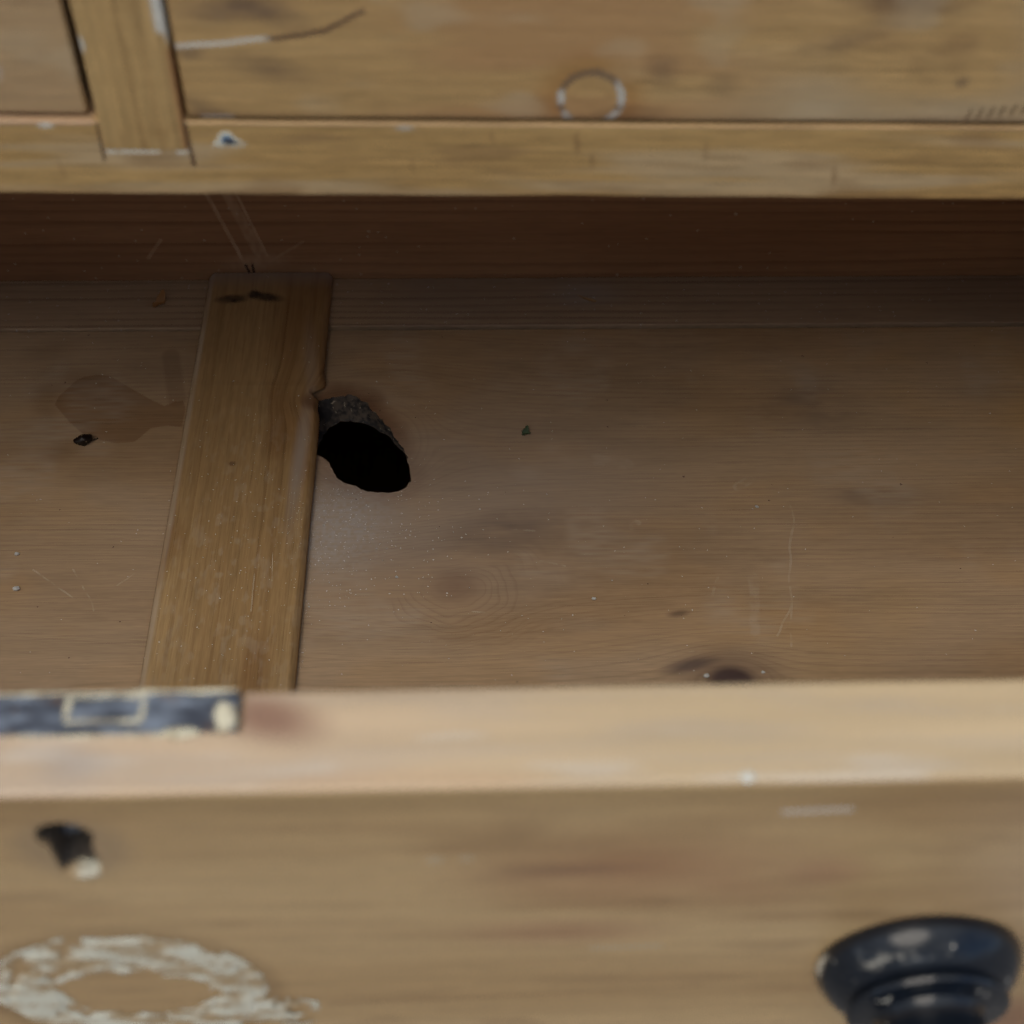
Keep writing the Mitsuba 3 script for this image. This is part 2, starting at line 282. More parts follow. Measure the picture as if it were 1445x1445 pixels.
def rail_colour(p, n, uv):
    x, y, z = p.x, p.y, p.z
    line, fib, tone, kn = grain(x, z - 0.6 * y, 44.2, 0.0026, (), 0.0012, 2.0, 10.0)
    c = tinted(line, fib, tone, mi.Color3f(0.510, 0.366, 0.190), mi.Color3f(0.430, 0.288, 0.134), mi.Color3f(0.265, 0.145, 0.055), 0.55, 0.42)
    c = mix(c, mi.Color3f(0.52, 0.42, 0.28), sstep(0.50, 0.70, fbm(x * 12, z * 160)) * 0.45)
    c = mix(c, mi.Color3f(0.28, 0.17, 0.08), sstep(0.58, 0.75, fbm(x * 30 + 8, z * 130)) * 0.5)
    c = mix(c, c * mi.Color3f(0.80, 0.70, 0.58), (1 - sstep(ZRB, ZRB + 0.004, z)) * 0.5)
    c = mix(c, mi.Color3f(0.46, 0.30, 0.17), sstep(ZRT - 0.0014, ZRT - 0.0006, z) * 0.4)
    for a, h, q, k in ((0.1215, 0.268, 0.0035, 0.5), (0.1262, 0.262, 0.0025, 0.4), (0.0975, 0.270, 0.0020, 0.35), (0.196, 0.2575, 0.0030, 0.5), (0.075, 0.260, 0.0022, 0.3), (0.158, 0.266, 0.0028, 0.35), (-0.025, 0.258, 0.0030, 0.3)):
        c = mix(c, mi.Color3f(0.20, 0.11, 0.05), blob(x + 0.0005 * noise(z * 900, 2.0), z, a, h, 0.0008, q, 0.1, 0.7) * k)
    c = mix(c, mi.Color3f(0.24, 0.14, 0.06), sstep(0.70, 0.86, noise(x * 55, z * 1300 + 4)) * 0.35)
    # saw cuts past the divider's tenon, paint caught in the joint
    cut = dr.maximum(seg(x, z, (-0.0121, 0.2735), (-0.0124, 0.2615), 0.0006), seg(x, z, (0.0121, 0.2735), (0.0127, 0.2600), 0.0008))
    c = mix(c, mi.Color3f(0.075, 0.035, 0.02), cut * 0.85)
    wj = dr.maximum(seg(x, z, (-0.0108, 0.2644), (0.0030, 0.2646), 0.0011), seg(x, z, (0.0090, 0.2642), (0.0116, 0.2642), 0.0010)) * sstep(0.15, 0.35, noise(x * 500 + 2.0, z * 900))
    c = mix(c, mi.Color3f(0.62, 0.58, 0.48), wj * 0.9)
    c = mix(c, mi.Color3f(0.50, 0.33, 0.22), seg(x, z, (-0.06, 0.2733), (-0.014, 0.2736), 0.0010) * 0.5)
    c = mix(c, mi.Color3f(*WHITE), blob(x, z, -0.0265, 0.2728, 0.0022, 0.0008) * 0.9)
    c = mix(c, mi.Color3f(0.45, 0.42, 0.36), blob(x, z, 0.073, 0.2727, 0.0025, 0.0009) * 0.7)
    return c


def divider_colour(p, n, uv):
    x, y, z = p.x, p.y, p.z
    line, fib, tone, kn = grain(z, x + 0.5 * y, 52.6, 0.0042, (), 0.0012, 2.0, 12.0)
    c = tinted(line, fib, tone, mi.Color3f(0.485, 0.345, 0.180), mi.Color3f(0.405, 0.270, 0.128), mi.Color3f(0.255, 0.155, 0.072), 0.50, 0.40)
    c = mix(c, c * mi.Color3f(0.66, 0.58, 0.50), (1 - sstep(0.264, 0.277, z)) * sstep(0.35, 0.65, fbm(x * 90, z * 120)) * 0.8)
    e = sstep(0.0082, 0.0100, x) * sstep(0.297, 0.301, z) * sstep(0.30, 0.45, noise(x * 200, z * 230))
    c = mix(c, mi.Color3f(*WHITE), e * 0.9)
    c = mix(c, mi.Color3f(0.30, 0.13, 0.05), sstep(0.0098, 0.0116, x) * (1 - sstep(0.296, 0.299, z)) * 0.75)
    c = mix(c, mi.Color3f(*WHITE), blob(x, z, -0.0116, 0.2985, 0.0012, 0.0024) * 0.8)
    return c


CRACK = [(0.0130, 0.2973), (0.0357, 0.2998), (0.0400, 0.3002), (0.0479, 0.3012), (0.0530, 0.3022), (0.0560, 0.3040), (0.0637, 0.3081)]
UKNOTS = [(0.205, 0.316, 0.010, 2.4), (0.124, 0.283, 0.006, 2.2), (0.030, 0.309, 0.004, 4.0), (0.330, 0.35, 0.010, 2.0), (-0.10, 0.33, 0.010, 2.2)]


def upper_colour(p, n, uv):
    x, y, z = p.x, p.y, p.z
    line, fib, tone, kn = grain(x, z - 0.7 * y, 61.8, 0.0040, UKNOTS, 0.006, 4.0, 12.0)
    c = tinted(line, fib, tone, mi.Color3f(0.465, 0.322, 0.165), mi.Color3f(0.392, 0.247, 0.115), mi.Color3f(0.24, 0.140, 0.065), 0.30, 0.34)
    c = mix(c, mi.Color3f(0.415, 0.345, 0.240), sstep(0.12, 0.20, x) * sstep(0.35, 0.6, fbm(x * 11, z * 34)) * 0.55)
    c = mix(c, mi.Color3f(0.40, 0.225, 0.105), sstep(0.05, 0.10, x) * (1 - sstep(0.13, 0.19, x)) * sstep(0.38, 0.62, fbm(x * 16 + 6, z * 70)) * 0.65)
    c = mix(c, mi.Color3f(0.43, 0.315, 0.200), (1 - sstep(-0.016, -0.013, x)) * 0.5)
    # bruises and inky stains
    for a, b, r, q, ro, k in ((0.029, 0.3085, 0.011, 0.0035, 0.1, 0.75), (0.041, 0.3065, 0.008, 0.003, -0.3, 0.6), (0.036, 0.2915, 0.011, 0.0032, -0.25, 0.55), (0.020, 0.2775, 0.008, 0.0022, -0.5, 0.6), (0.017, 0.2955, 0.004, 0.002, 0, 0.6), (0.205, 0.314, 0.014, 0.006, 0, 0.7), (0.2251, 0.2885, 0.0018, 0.0016, 0, 0.8), (0.143, 0.2915, 0.004, 0.0045, 0, 0.45), (0.160, 0.287, 0.004, 0.003, 0, 0.4), (0.190, 0.3005, 0.010, 0.003, 0.3, 0.4)):
        c = mix(c, mi.Color3f(0.13, 0.085, 0.06), blob(x, z, a, b, r, q, ro, 0.85) * (0.25 + 0.75 * fbm(x * 130, z * 200)) * min(1.0, k * 1.3))
    c = mix(c, mi.Color3f(0.22, 0.125, 0.06), sstep(0.62, 0.80, fbm(x * 45 + 3, z * 90)) * 0.35)
    c = mix(c, mi.Color3f(0.49, 0.39, 0.25), sstep(0.58, 0.76, fbm(x * 38 + 13, z * 75)) * 0.40)
    # the crack: filled white at its start, then open and dark
    cr = polyline(x, z + 0.0004 * (noise(x * 400, 1.0) - 0.5), CRACK, 0.0010, 0.0008)
    c = mix(c, mix(mi.Color3f(0.60, 0.57, 0.50), mi.Color3f(0.11, 0.06, 0.04), sstep(0.0360, 0.0400, x)), cr * 0.88)
    # ring scribed by a plug, paint caught in it
    dx, dz = x - 0.1244, z - 0.2822
    r = dr.sqrt(dx * dx + dz * dz) + 0.0006 * (noise(x * 500, z * 500) - 0.5)
    ring = (1 - sstep(0.0007, 0.0015, dr.abs(r - 0.0084)))
    c = mix(c, mi.Color3f(0.14, 0.09, 0.065), ring * 0.75)
    patch = dr.maximum(dr.maximum(blob(x, z, 0.1330, 0.2842, 0.0020, 0.0046, 0.15, 0.5), blob(x, z, 0.1312, 0.2766, 0.0034, 0.0018, 0.3, 0.5)), dr.maximum(blob(x, z, 0.1160, 0.2828, 0.0018, 0.0022, 0, 0.5), blob(x, z, 0.1180, 0.2766, 0.0020, 0.0020, 0.6, 0.6) * 0.7))
    patch = dr.maximum(patch, blob(x, z, 0.1243, 0.2744, 0.0045, 0.0012, 0, 0.6) * 0.7)
    c = mix(c, mi.Color3f(0.60, 0.60, 0.55), ring * patch * (0.6 + 0.4 * noise(x * 900, z * 900)))
    c = mix(c, c * mi.Color3f(0.80, 0.66, 0.52), (1 - sstep(0.010, 0.018, r)) * sstep(0.0085, 0.0100, r) * 0.7)
    # row of nicks by the lower edge on the right
    t = (x - 0.2255) / 0.0029
    f = t - dr.floor(t)
    nick = (1 - sstep(0.12, 0.30, dr.abs(f - 0.5 - 0.25 * (z - 0.279) / 0.003))) * sstep(0.2262, 0.2300, x) * (1 - sstep(0.252, 0.256, x)) * (1 - sstep(0.0012, 0.0022, dr.abs(z - 0.2790 - 0.14 * (x - 0.237))))
    c = mix(c, mi.Color3f(0.14, 0.08, 0.04), nick * 0.7)
    # darker line along the rail, flecks of paint
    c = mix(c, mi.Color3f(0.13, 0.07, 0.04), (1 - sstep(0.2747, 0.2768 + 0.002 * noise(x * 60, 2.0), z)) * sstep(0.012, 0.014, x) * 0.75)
    c = mix(c, mi.Color3f(0.55, 0.52, 0.47), sstep(0.016, 0.018, x) * (1 - sstep(0.027, 0.029, x)) * (1 - sstep(0.0003, 0.0007, dr.abs(z - 0.2757))) * sstep(0.35, 0.5, noise(x * 500, 8.0)) * 0.8)
    c = mix(c, mi.Color3f(0.48, 0.44, 0.40), blob(x, z, -0.0375, 0.2890, 0.0022, 0.0028, 0, 0.8) * 0.6)
    return c


def carcass_colour(p, n, uv):
    line, fib, tone, kn = grain(p.y + 0.3 * p.x, p.z + p.x, 71.0, 0.009, (), 0.006)
    return tinted(line, fib, tone, mi.Color3f(0.44, 0.31, 0.17), mi.Color3f(0.36, 0.24, 0.125), mi.Color3f(0.22, 0.125, 0.055), 0.5, 0.2)


def drawer_side_colour(p, n, uv):
    x, y, z = loc(p)
    line, fib, tone, kn = grain(y, z + x, 81.0, 0.007, (), 0.004)
    return tinted(line, fib, tone, mi.Color3f(0.30, 0.19, 0.115), mi.Color3f(0.235, 0.138, 0.08), mi.Color3f(0.13, 0.07, 0.04), 0.5, 0.2)


def bark_colour(p, n, uv):
    x, y, z = loc(p)
    k = fbm(x * 300, y * 300, z * 300)
    c = mix(mi.Color3f(0.022, 0.020, 0.021), mi.Color3f(0.082, 0.064, 0.050), sstep(0.35, 0.7, k))
    return mix(c, mi.Color3f(0.42, 0.36, 0.27), sstep(0.80, 0.92, noise(x * 900, y * 900, z * 500)) * 0.5)


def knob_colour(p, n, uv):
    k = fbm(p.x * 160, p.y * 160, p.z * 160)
    c = mi.Color3f(0.006, 0.009, 0.015) * (0.7 + 0.6 * k)  # slight blue in the base colour stands in for reflected sky
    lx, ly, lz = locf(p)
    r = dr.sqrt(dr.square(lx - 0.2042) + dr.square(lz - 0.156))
    rim = sstep(0.0256, 0.0260, r) * sstep(0.38, 0.56, noise(p.x * 120, p.y * 60, p.z * 120))  # whitish marks along the rim, broken up by noise
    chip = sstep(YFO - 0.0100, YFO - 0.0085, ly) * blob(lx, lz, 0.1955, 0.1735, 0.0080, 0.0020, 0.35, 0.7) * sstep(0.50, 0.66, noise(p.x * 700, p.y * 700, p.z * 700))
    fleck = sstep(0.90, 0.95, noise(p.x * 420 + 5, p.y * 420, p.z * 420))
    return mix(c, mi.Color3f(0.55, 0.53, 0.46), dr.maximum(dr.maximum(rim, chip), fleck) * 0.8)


def paint_colour(p, n, uv):
    k = 0.8 * fbm(p.x * 130, p.y * 180, p.z * 260) + 0.2 * noise(p.x * 600, p.y * 600, p.z * 900)
    return mix(mi.Color3f(0.40, 0.29, 0.165), mi.Color3f(0.62, 0.60, 0.49), sstep(0.38, 0.58, k))


def cream_colour(p, n, uv):
    return mix(mi.Color3f(0.42, 0.36, 0.24), mi.Color3f(0.66, 0.61, 0.45), sstep(0.3, 0.6, fbm(p.x * 300, p.y * 300, p.z * 300)))


def steel_colour(p, n, uv):
    k = fbm(p.x * 120, p.y * 240, p.z * 120)
    return mix(mix(mi.Color3f(0.045, 0.052, 0.072), mi.Color3f(0.23, 0.27, 0.33), sstep(0.35, 0.75, k)), mi.Color3f(0.16, 0.09, 0.05), sstep(0.62, 0.8, fbm(p.x * 300, p.y * 300, 4.0)) * 0.6)


def fine_bump(p, n, uv):
    x, y, z = loc(p)
    return 0.00010 * noise(x * 160, y * 1300, z * 1300) + 0.00035 * fbm(x * 60, y * 220, z * 220)


def worn_bump(p, n, uv):
    return 0.0003 * fbm(p.x * 40, p.y * 200, p.z * 200) + 0.00012 * noise(p.x * 200, p.y * 1200, p.z * 1200)


def muntin_bump(p, n, uv):
    x, y, z = loc(p)
    return 0.00012 * noise(x * 1300, y * 120) + 0.0004 * fbm(x * 200, y * 50)


def rough_bump(p, n, uv):
    return 0.0008 * fbm(p.x * 420, p.y * 420, p.z * 420)


def mat(name, fn, rough, spec=0.4, bump=None, **kw):
    b = {'type': 'principled', 'base_color': proc(fn) if callable(fn) else {'type': 'rgb', 'value': list(fn)}, 'roughness': rough, 'specular': spec, **kw}
    if bump:
        b = {'type': 'bumpmap', 'arbitrary': proc(bump, 2e-4), 'scale': 1.0, 'bsdf': b}
    scene[name] = {'type': 'twosided', 'bsdf': b}


mat('m_bottom', bottom_colour, 0.55, 0.45, fine_bump)
mat('m_strip', strip_colour, 0.55, 0.45, fine_bump)
mat('m_muntin', muntin_colour, 0.48, 0.45, muntin_bump)
mat('m_back', back_colour, 0.5)
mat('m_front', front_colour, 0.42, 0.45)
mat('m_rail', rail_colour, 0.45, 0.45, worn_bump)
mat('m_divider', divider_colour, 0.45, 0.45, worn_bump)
mat('m_upper', upper_colour, 0.45, 0.45, worn_bump)
mat('m_carcass', carcass_colour, 0.5)
mat('m_side', drawer_side_colour, 0.6)
mat('m_bark', bark_colour, 0.8, 0.3, rough_bump)
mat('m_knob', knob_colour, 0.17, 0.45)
mat('m_dab', (0.66, 0.65, 0.58), 0.6)
mat('m_paint', paint_colour, 0.65, 0.3)
mat('m_cream', cream_colour, 0.6, 0.3)
mat('m_steel', steel_colour, 0.38, 0.6, None, metallic=0.35)
mat('m_ink', lambda p, n, uv: mix(mi.Color3f(0.16, 0.27, 0.42), mi.Color3f(0.06, 0.07, 0.09), sstep(0.4, 0.6, noise(p.x * 700, p.z * 700))), 0.4)
mat('m_dark', (0.02, 0.02, 0.022), 0.6)
mat('m_husk', lambda p, n, uv: mix(mi.Color3f(0.012, 0.007, 0.005), mi.Color3f(0.22, 0.16, 0.09), sstep(0.70, 0.85, noise(p.x * 900, p.y * 900, p.z * 900))), 0.4, 0.35)
mat('m_leaf', (0.055, 0.085, 0.045), 0.6)
mat('m_curl', (0.34, 0.17, 0.06), 0.5)
mat('m_straw', (0.36, 0.22, 0.10), 0.6)
mat('m_dust', (0.46, 0.46, 0.44), 0.8)
mat('m_ground', lambda p, n, uv: mi.Color3f(0.20, 0.19, 0.18) * (0.7 + 0.6 * fbm(p.x * 6, p.y * 6)), 0.9)


# ------------------------------------------------------------------ mesh helpers
def add(key, mesh, m, smooth=35, drawer=False, label=None, cat=None, group=None, kind=None):
    d = mikit.ply(mesh, m, smooth=smooth)
    if drawer:
        d['to_world'] = DRF if '__front' in key or '__lock_plate' in key or '__knob' in key and '__knot' not in key else DRW
    scene[key] = d
    e = {k: v for k, v in (('label', label), ('category', cat), ('group', group), ('kind', kind)) if v}
    if e:
        labels[key] = {**labels.get(key, {}), **e}


def thing(key, label, cat, group=None):
    labels[key] = {'label': label, 'category': cat, **({'group': group} if group else {})}


def board(axis, lo, hi, r=0.0015, wob=0.0002, step=0.006, seed=1, seg_=3, edge=None):
    """a planed board: rounded section swept along its axis, edges slightly uneven"""
    lo, hi = np.asarray(lo, float), np.asarray(hi, float)
    o = [k for k in range(3) if k != axis]
    n = max(2, int((hi[axis] - lo[axis]) / step) + 1)
    t = np.linspace(lo[axis], hi[axis], n)
    t = np.r_[t[0], t[0] + 0.0008, t[1:-1], t[-1] - 0.0008, t[-1]]
    n = len(t)
    a0, a1, b0, b1 = lo[o[0]], hi[o[0]], lo[o[1]], hi[o[1]]
    pts = []
    for ca, cb, st in ((a1 - r, b1 - r, 0), (a0 + r, b1 - r, 90), (a0 + r, b0 + r, 180), (a1 - r, b0 + r, 270)):
        for k in range(seg_ + 1):
            w = math.radians(st + 90 * k / seg_)
            pts.append((ca + r * math.cos(w), cb + r * math.sin(w)))
    pts = np.array(pts)
    m = len(pts)
    V = np.zeros((n, m, 3))
    V[:, :, axis] = t[:, None]
    V[:, :, o[0]] = pts[None, :, 0]
    V[:, :, o[1]] = pts[None, :, 1]
    if wob:
        q = V.reshape(-1, 3)
        sc = np.full(3, 60.0)
        sc[axis] = 25.0
        V[:, :, o[0]] += wob * 2 * (meshkit.fbm(q * sc, 3, seed).reshape(n, m) - 0.5)
        V[:, :, o[1]] += wob * 2 * (meshkit.fbm(q * sc + 9, 3, seed + 7).reshape(n, m) - 0.5)
    if edge is not None:
        edge(V)
    # end rounding: draw the last rings in a little
    mid = V.mean(1, keepdims=True)
    for i in (0, -1):
        V[i] = V[i] + np.where(np.arange(3) == axis, 0, 1) * np.sign(mid[i] - V[i]) * min(r, 0.0008)
    F = []
    for i in range(n - 1):
        for j in range(m):
            k = (j + 1) % m
            A, B, C, D = i * m + j, i * m + k, (i + 1) * m + k, (i + 1) * m + j
            F += [(A, B, C), (A, C, D)]
    for i, rev in ((0, True), (n - 1, False)):
        for j in range(1, m - 1):
            f = (i * m, i * m + j, i * m + j + 1)
            F.append(f[::-1] if rev else f)
    tm = trimesh.Trimesh(V.reshape(-1, 3), np.array(F), process=False)
    if tm.volume < 0:
        tm.invert()
    return tm


def man(tm):
    return m3.Manifold(m3.Mesh(np.asarray(tm.vertices, np.float32), np.asarray(tm.faces, np.uint32)))


def lathe(profile, centre, n=72):
    """profile of (radius, distance out of the face); the axis runs towards -y"""
    pr = np.array(profile)
    w = np.linspace(0, 2 * np.pi, n, endpoint=False)
    V = np.stack([np.outer(pr[:, 0], np.cos(w)), -np.repeat(pr[:, 1:], n, 1), np.outer(pr[:, 0], np.sin(w))], -1).reshape(-1, 3)
    F = []
    for i in range(len(pr) - 1):
        for j in range(n):
            k = (j + 1) % n
            F += [(i * n + j, i * n + k, (i + 1) * n + k), (i * n + j, (i + 1) * n + k, (i + 1) * n + j)]
    tm = trimesh.Trimesh(V + np.asarray(centre), np.array(F), process=False)
    return tm


def patch(nu, nv, fn, keep):
    """a thin film: a grid (u, v in 0..1) mapped by fn to points, triangles only where keep(u, v) holds"""
    u, v = np.meshgrid(np.linspace(0, 1, nu), np.linspace(0, 1, nv), indexing='ij')
    P = fn(u, v).reshape(-1, 3)
    K = keep(u, v).reshape(-1)
    F = []
    for i in range(nu - 1):
        for j in range(nv - 1):
            a, b, c, d = i * nv + j, (i + 1) * nv + j, (i + 1) * nv + j + 1, i * nv + j + 1
            if K[a] & K[b] & K[c]:
                F.append((a, b, c))
            if K[a] & K[c] & K[d]:
                F.append((a, c, d))
    tm = trimesh.Trimesh(P, np.array(F), process=False)
    tm.remove_unreferenced_vertices()
    return tm


rng = np.random.default_rng(7)


def crumb(c, r, flat=0.6, seed=0):
    s = trimesh.creation.icosphere(subdivisions=2, radius=1)
    q = s.vertices
    s.vertices = q * (0.65 + 0.7 * meshkit.noise(q * 1.6 + seed * 3.7, seed))[:, None] * np.array([r, r * 0.8, r * flat]) + np.asarray(c)
    s.vertices[:, 2] += c[2] - s.vertices[:, 2].min()
    return s


def prism(poly, y0, y1):
    e = trimesh.creation.extrude_polygon(poly, y1 - y0, engine='earcut')
    v = np.array(e.vertices)
    e = trimesh.Trimesh(np.stack([v[:, 0], y0 + v[:, 2], v[:, 1]], 1), e.faces, process=True)
    if e.volume < 0:
        e.invert()
    return e


# ------------------------------------------------------------------ ground
gz = -0.400
add('ground', (np.array([[-20, -20, gz], [20, -20, gz], [20, 20, gz], [-20, 20, gz]], float), np.array([[0, 1, 2, 3]])), 'm_ground', False,
    label='plain grey paved ground under the chest', kind='structure')

# ------------------------------------------------------------------ chest of drawers: carcass
ch = 'chest_of_drawers'
thing(ch, 'old waxed pine chest carcass: pale rail and upright divider above the open drawer', 'chest of drawers')
XI, DEP = 0.4165, 0.480
add(ch + '__rail', board(0, (-XI, 0, ZRB), (XI, 0.055, ZRT), 0.0006, 0.00030, 0.004, 3), 'm_rail',
    label='pale pine rail above the open drawer with paint-caught joint')
add(ch + '__divider', board(2, (-0.0118, -0.0004, 0.2646), (0.0118, 0.045, 0.4250), 0.0009, 0.0003, 0.004, 5), 'm_divider',
    label='short upright pine divider between the two upper drawers')
add(ch + '__dust_board', board(0, (-XI, 0.056, 0.2600), (XI, DEP - 0.011, 0.2690), 0.001, 0), 'm_side')
for k, s in enumerate((-1, 1)):
    x0, x1 = sorted((s * XI, s * (XI + 0.020)))
    add(ch + '__side' + ('' if k == 0 else '_001'), board(2, (x0, -0.002, -0.340), (x1, DEP, 0.4270), 0.0015, 0.0002, 0.02, 9 + k), 'm_carcass')
add(ch + '__back', board(0, (-XI, DEP - 0.010, -0.335), (XI, DEP - 0.001, 0.4260), 0.001, 0, 0.05), 'm_carcass')
add(ch + '__top', board(0, (-XI - 0.030, -0.020, 0.4275), (XI + 0.030, DEP + 0.003, 0.4475), 0.003, 0.0002, 0.01, 13), 'm_carcass')
add(ch + '__lower_rail', board(0, (-XI, 0, -0.0420), (XI, 0.060, -0.0180), 0.0016, 0.0003, 0.006, 15), 'm_rail')
add(ch + '__plinth', board(0, (-XI - 0.022, -0.012, gz), (XI + 0.022, DEP, -0.3402), 0.002, 0.0003, 0.01, 17), 'm_carcass')
for k, s in enumerate((-1, 1)):
    x0, x1 = sorted((s * (XI - 0.0005), s * (XI - 0.030)))
    add(ch + '__runner' + ('' if k == 0 else '_001'), board(1, (x0, 0.061, -0.0330), (x1, DEP - 0.011, -0.0140), 0.001, 0), 'm_side')
mmp = lambda pts: Polygon([(a / 1e3, b / 1e3) for a, b in pts])
add(ch + '__paint_chip', prism(mmp([(19.0, 266.9), (20.4, 268.6), (21.2, 270.3), (22.6, 271.3), (24.2, 270.9), (25.2, 269.4), (26.6, 268.5), (28.3, 267.3), (26.9, 266.4), (24.0, 266.6), (21.3, 266.2)]).buffer(0.0002), -0.0003, 0.0006), 'm_paint',
    label='small triangular chip of white paint with a blue middle')
add(ch + '__paint_chip__blue_fleck', prism(mmp([(21.6, 268.0), (22.4, 269.9), (23.8, 269.9), (25.0, 268.6), (25.8, 267.8), (23.8, 267.3)]).buffer(0.0002), -0.0005, -0.0001), 'm_ink')

# ------------------------------------------------------------------ the two closed drawers above, one below
KNOB = [(a * 0.945, b) for a, b in [(0.0, 0.0), (0.0262, 0.0), (0.0274, 0.0010), (0.0278, 0.0028), (0.0274, 0.0046), (0.0263, 0.0066), (0.0247, 0.0088), (0.0230, 0.0104), (0.0212, 0.0113), (0.0203, 0.0119), (0.0204, 0.0124), (0.0213, 0.0128), (0.0218, 0.0138), (0.0213, 0.0148), (0.0196, 0.0153), (0.0166, 0.0155),
        (0.0150, 0.0160), (0.0143, 0.0175), (0.0142, 0.0192), (0.0147, 0.0214), (0.0158, 0.0240), (0.0172, 0.0268), (0.0182, 0.0300), (0.0184, 0.0330), (0.0174, 0.0358), (0.0148, 0.0380), (0.0100, 0.0394), (0.0, 0.0400)]]


def undercut(V):
    """the right end of the drawer front is shaped back under so that the gap shows dark"""
    V[-2:, :, 0] -= np.where(V[-2:, :, 1] > V[:, :, 1].min() + 0.004, 0.011, 0)


def closed_drawer(key, label, x0, x1, z0, z1, yf, seed, edge=None):
    thing(key, label, 'drawer')
    add(key + '__front', board(0, (x0, yf, z0), (x1, yf + 0.022, z1), 0.0013, 0.0003, 0.004, seed, 3, edge), 'm_upper')
    for k, (a, b) in enumerate(((x0 + 0.004, x0 + 0.014), (x1 - 0.022, x1 - 0.012))):
        add(key + '__side' + ('' if k == 0 else '_001'), board(1, (a, yf + 0.0225, z0 + 0.004), (b, 0.440, z1 - 0.006), 0.001, 0, 0.1), 'm_side')
    add(key + '__bottom', board(0, (x0 + 0.0145, yf + 0.0225, z0 + 0.006), (x1 - 0.0225, 0.440, z0 + 0.014), 0.001, 0, 0.1), 'm_side')
    add(key + '__back', board(0, (x0 + 0.0045, 0.4402, z0 + 0.006), (x1 - 0.0045, 0.450, z1 - 0.008), 0.001, 0, 0.1), 'm_side')


closed_drawer('closed_drawer', 'closed upper pine drawer on the left of the divider, beside a dark gap', -0.4145, -0.0146, 0.2752, 0.4235, 0.0018, 21, undercut)
closed_drawer('closed_drawer_001', 'closed upper pine drawer on the right, with a white-filled crack and small ring mark', 0.0130, 0.4145, 0.2750, 0.4235, 0.0006, 23)
closed_drawer('closed_drawer_002', 'deep closed pine drawer below the open one, down by the plinth', -0.4145, 0.4145, -0.3385, -0.0430, 0.0010, 25)

# ------------------------------------------------------------------ the open drawer
dw = 'open_drawer'
thing(dw, 'pulled-out pine drawer with a knot hole in its bottom and a black knob', 'drawer')
fr = man(board(0, (-HW - 0.013, YFO, -0.0120), (HW + 0.013, YFI, ZFT), 0.0022, 0.0003, 0.006, 31, 4))
# keyhole: round head, slot running down from it
kp = Polygon([(0.0026 + 0.0058 * math.cos(a), 0.2282 + 0.0058 * math.sin(a)) for a in np.linspace(0, 2 * np.pi, 28, endpoint=False)]).union(
    Polygon([(-0.0014, 0.2270), (0.0074, 0.2270), (0.0070, 0.2125), (0.0035, 0.2112), (-0.0010, 0.2122)])).buffer(0.0005)


fr = fr - man(prism(kp, YFO - 0.01, YFO + 0.0150))
# mortise for the lock plate in the top edge
fr = fr - m3.Manifold.cube([0.0760, 0.0118, 0.010]).translate([-0.0345, -0.17905, ZFT - 0.0030])
mm = fr.to_mesh()
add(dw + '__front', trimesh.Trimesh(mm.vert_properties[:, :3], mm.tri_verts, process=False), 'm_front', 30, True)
add(dw + '__front__lock_case', prism(kp.buffer(-0.0003), YFO + 0.0136, YFO + 0.0149), 'm_dark', 30, True)
kl = crumb((0, 0, 0), 0.0031, 0.45, 12)
v = kl.vertices.copy()
kl.vertices = np.stack([v[:, 0] * 1.25 + 0.0036, YFO + 0.0012 + v[:, 1] * 0.8, 0.2106 + v[:, 2] * 0.6], 1)
add(dw + '__front__keyhole_paint', kl, 'm_paint', True, True, label='lump of white paint in the foot of the keyhole')
kb = crumb((0, 0, 0), 0.0027, 0.8, 15)
v = kb.vertices.copy()
kb.vertices = np.stack([v[:, 0] + 0.0008, YFO + 0.0085 + v[:, 1], 0.2160 + v[:, 2] * 1.5], 1)
add(dw + '__front__keyhole_pin', kb, 'm_steel', True, True)

# the ring of old paint where a plate once sat
RC, RZ = 0.0020, 0.1435


def ring_r(u, v):
    th = u * 2 * np.pi
    ro = 0.0348 + 0.0016 * (meshkit.noise(np.stack([np.cos(th) * 3, np.sin(th) * 3, th * 0], -1), 3) - 0.5) * 2
    ri_x, ri_z = 0.0188, 0.0145
    ri = 1 / np.sqrt((np.cos(th) / ri_x) ** 2 + (np.sin(th) / ri_z) ** 2)
    ri = ri + 0.0024 * (meshkit.noise(np.stack([np.cos(th) * 4, np.sin(th) * 4, th * 0 + 5], -1), 4) - 0.5) * 2
    return th, ri + (ro - ri) * v


def ring_h(u, v):
    th, r = ring_r(u, v)
    x, z = r * np.cos(th), r * np.sin(th)
    sw = th * 1.0
    q = np.stack([x * 170 + 2, z * 170, sw * 0 + 1], -1)
    st = np.stack([r * 330, th * 2.2, np.zeros_like(r)], -1)
    m = 0.42 * meshkit.fbm(q, 3, 8) + 0.58 * meshkit.fbm(st, 3, 6)
    return m + 0.06 * np.sin(v * np.pi) + 0.05 * (v > 0.8)


def ring_pts(u, v):
    th, r = ring_r(u, v)
    h = np.clip((ring_h(u, v) - 0.42) * 6, 0.05, 1.0) * np.clip(np.minimum(v, 1 - v) * 9, 0.1, 1) * 0.0006 + 0.0002
    return np.stack([RC + r * np.cos(th), YFO - h, RZ + r * np.sin(th)], -1)


pr_ = patch(420, 44, ring_pts, lambda u, v: ring_h(u, v) > 0.39)


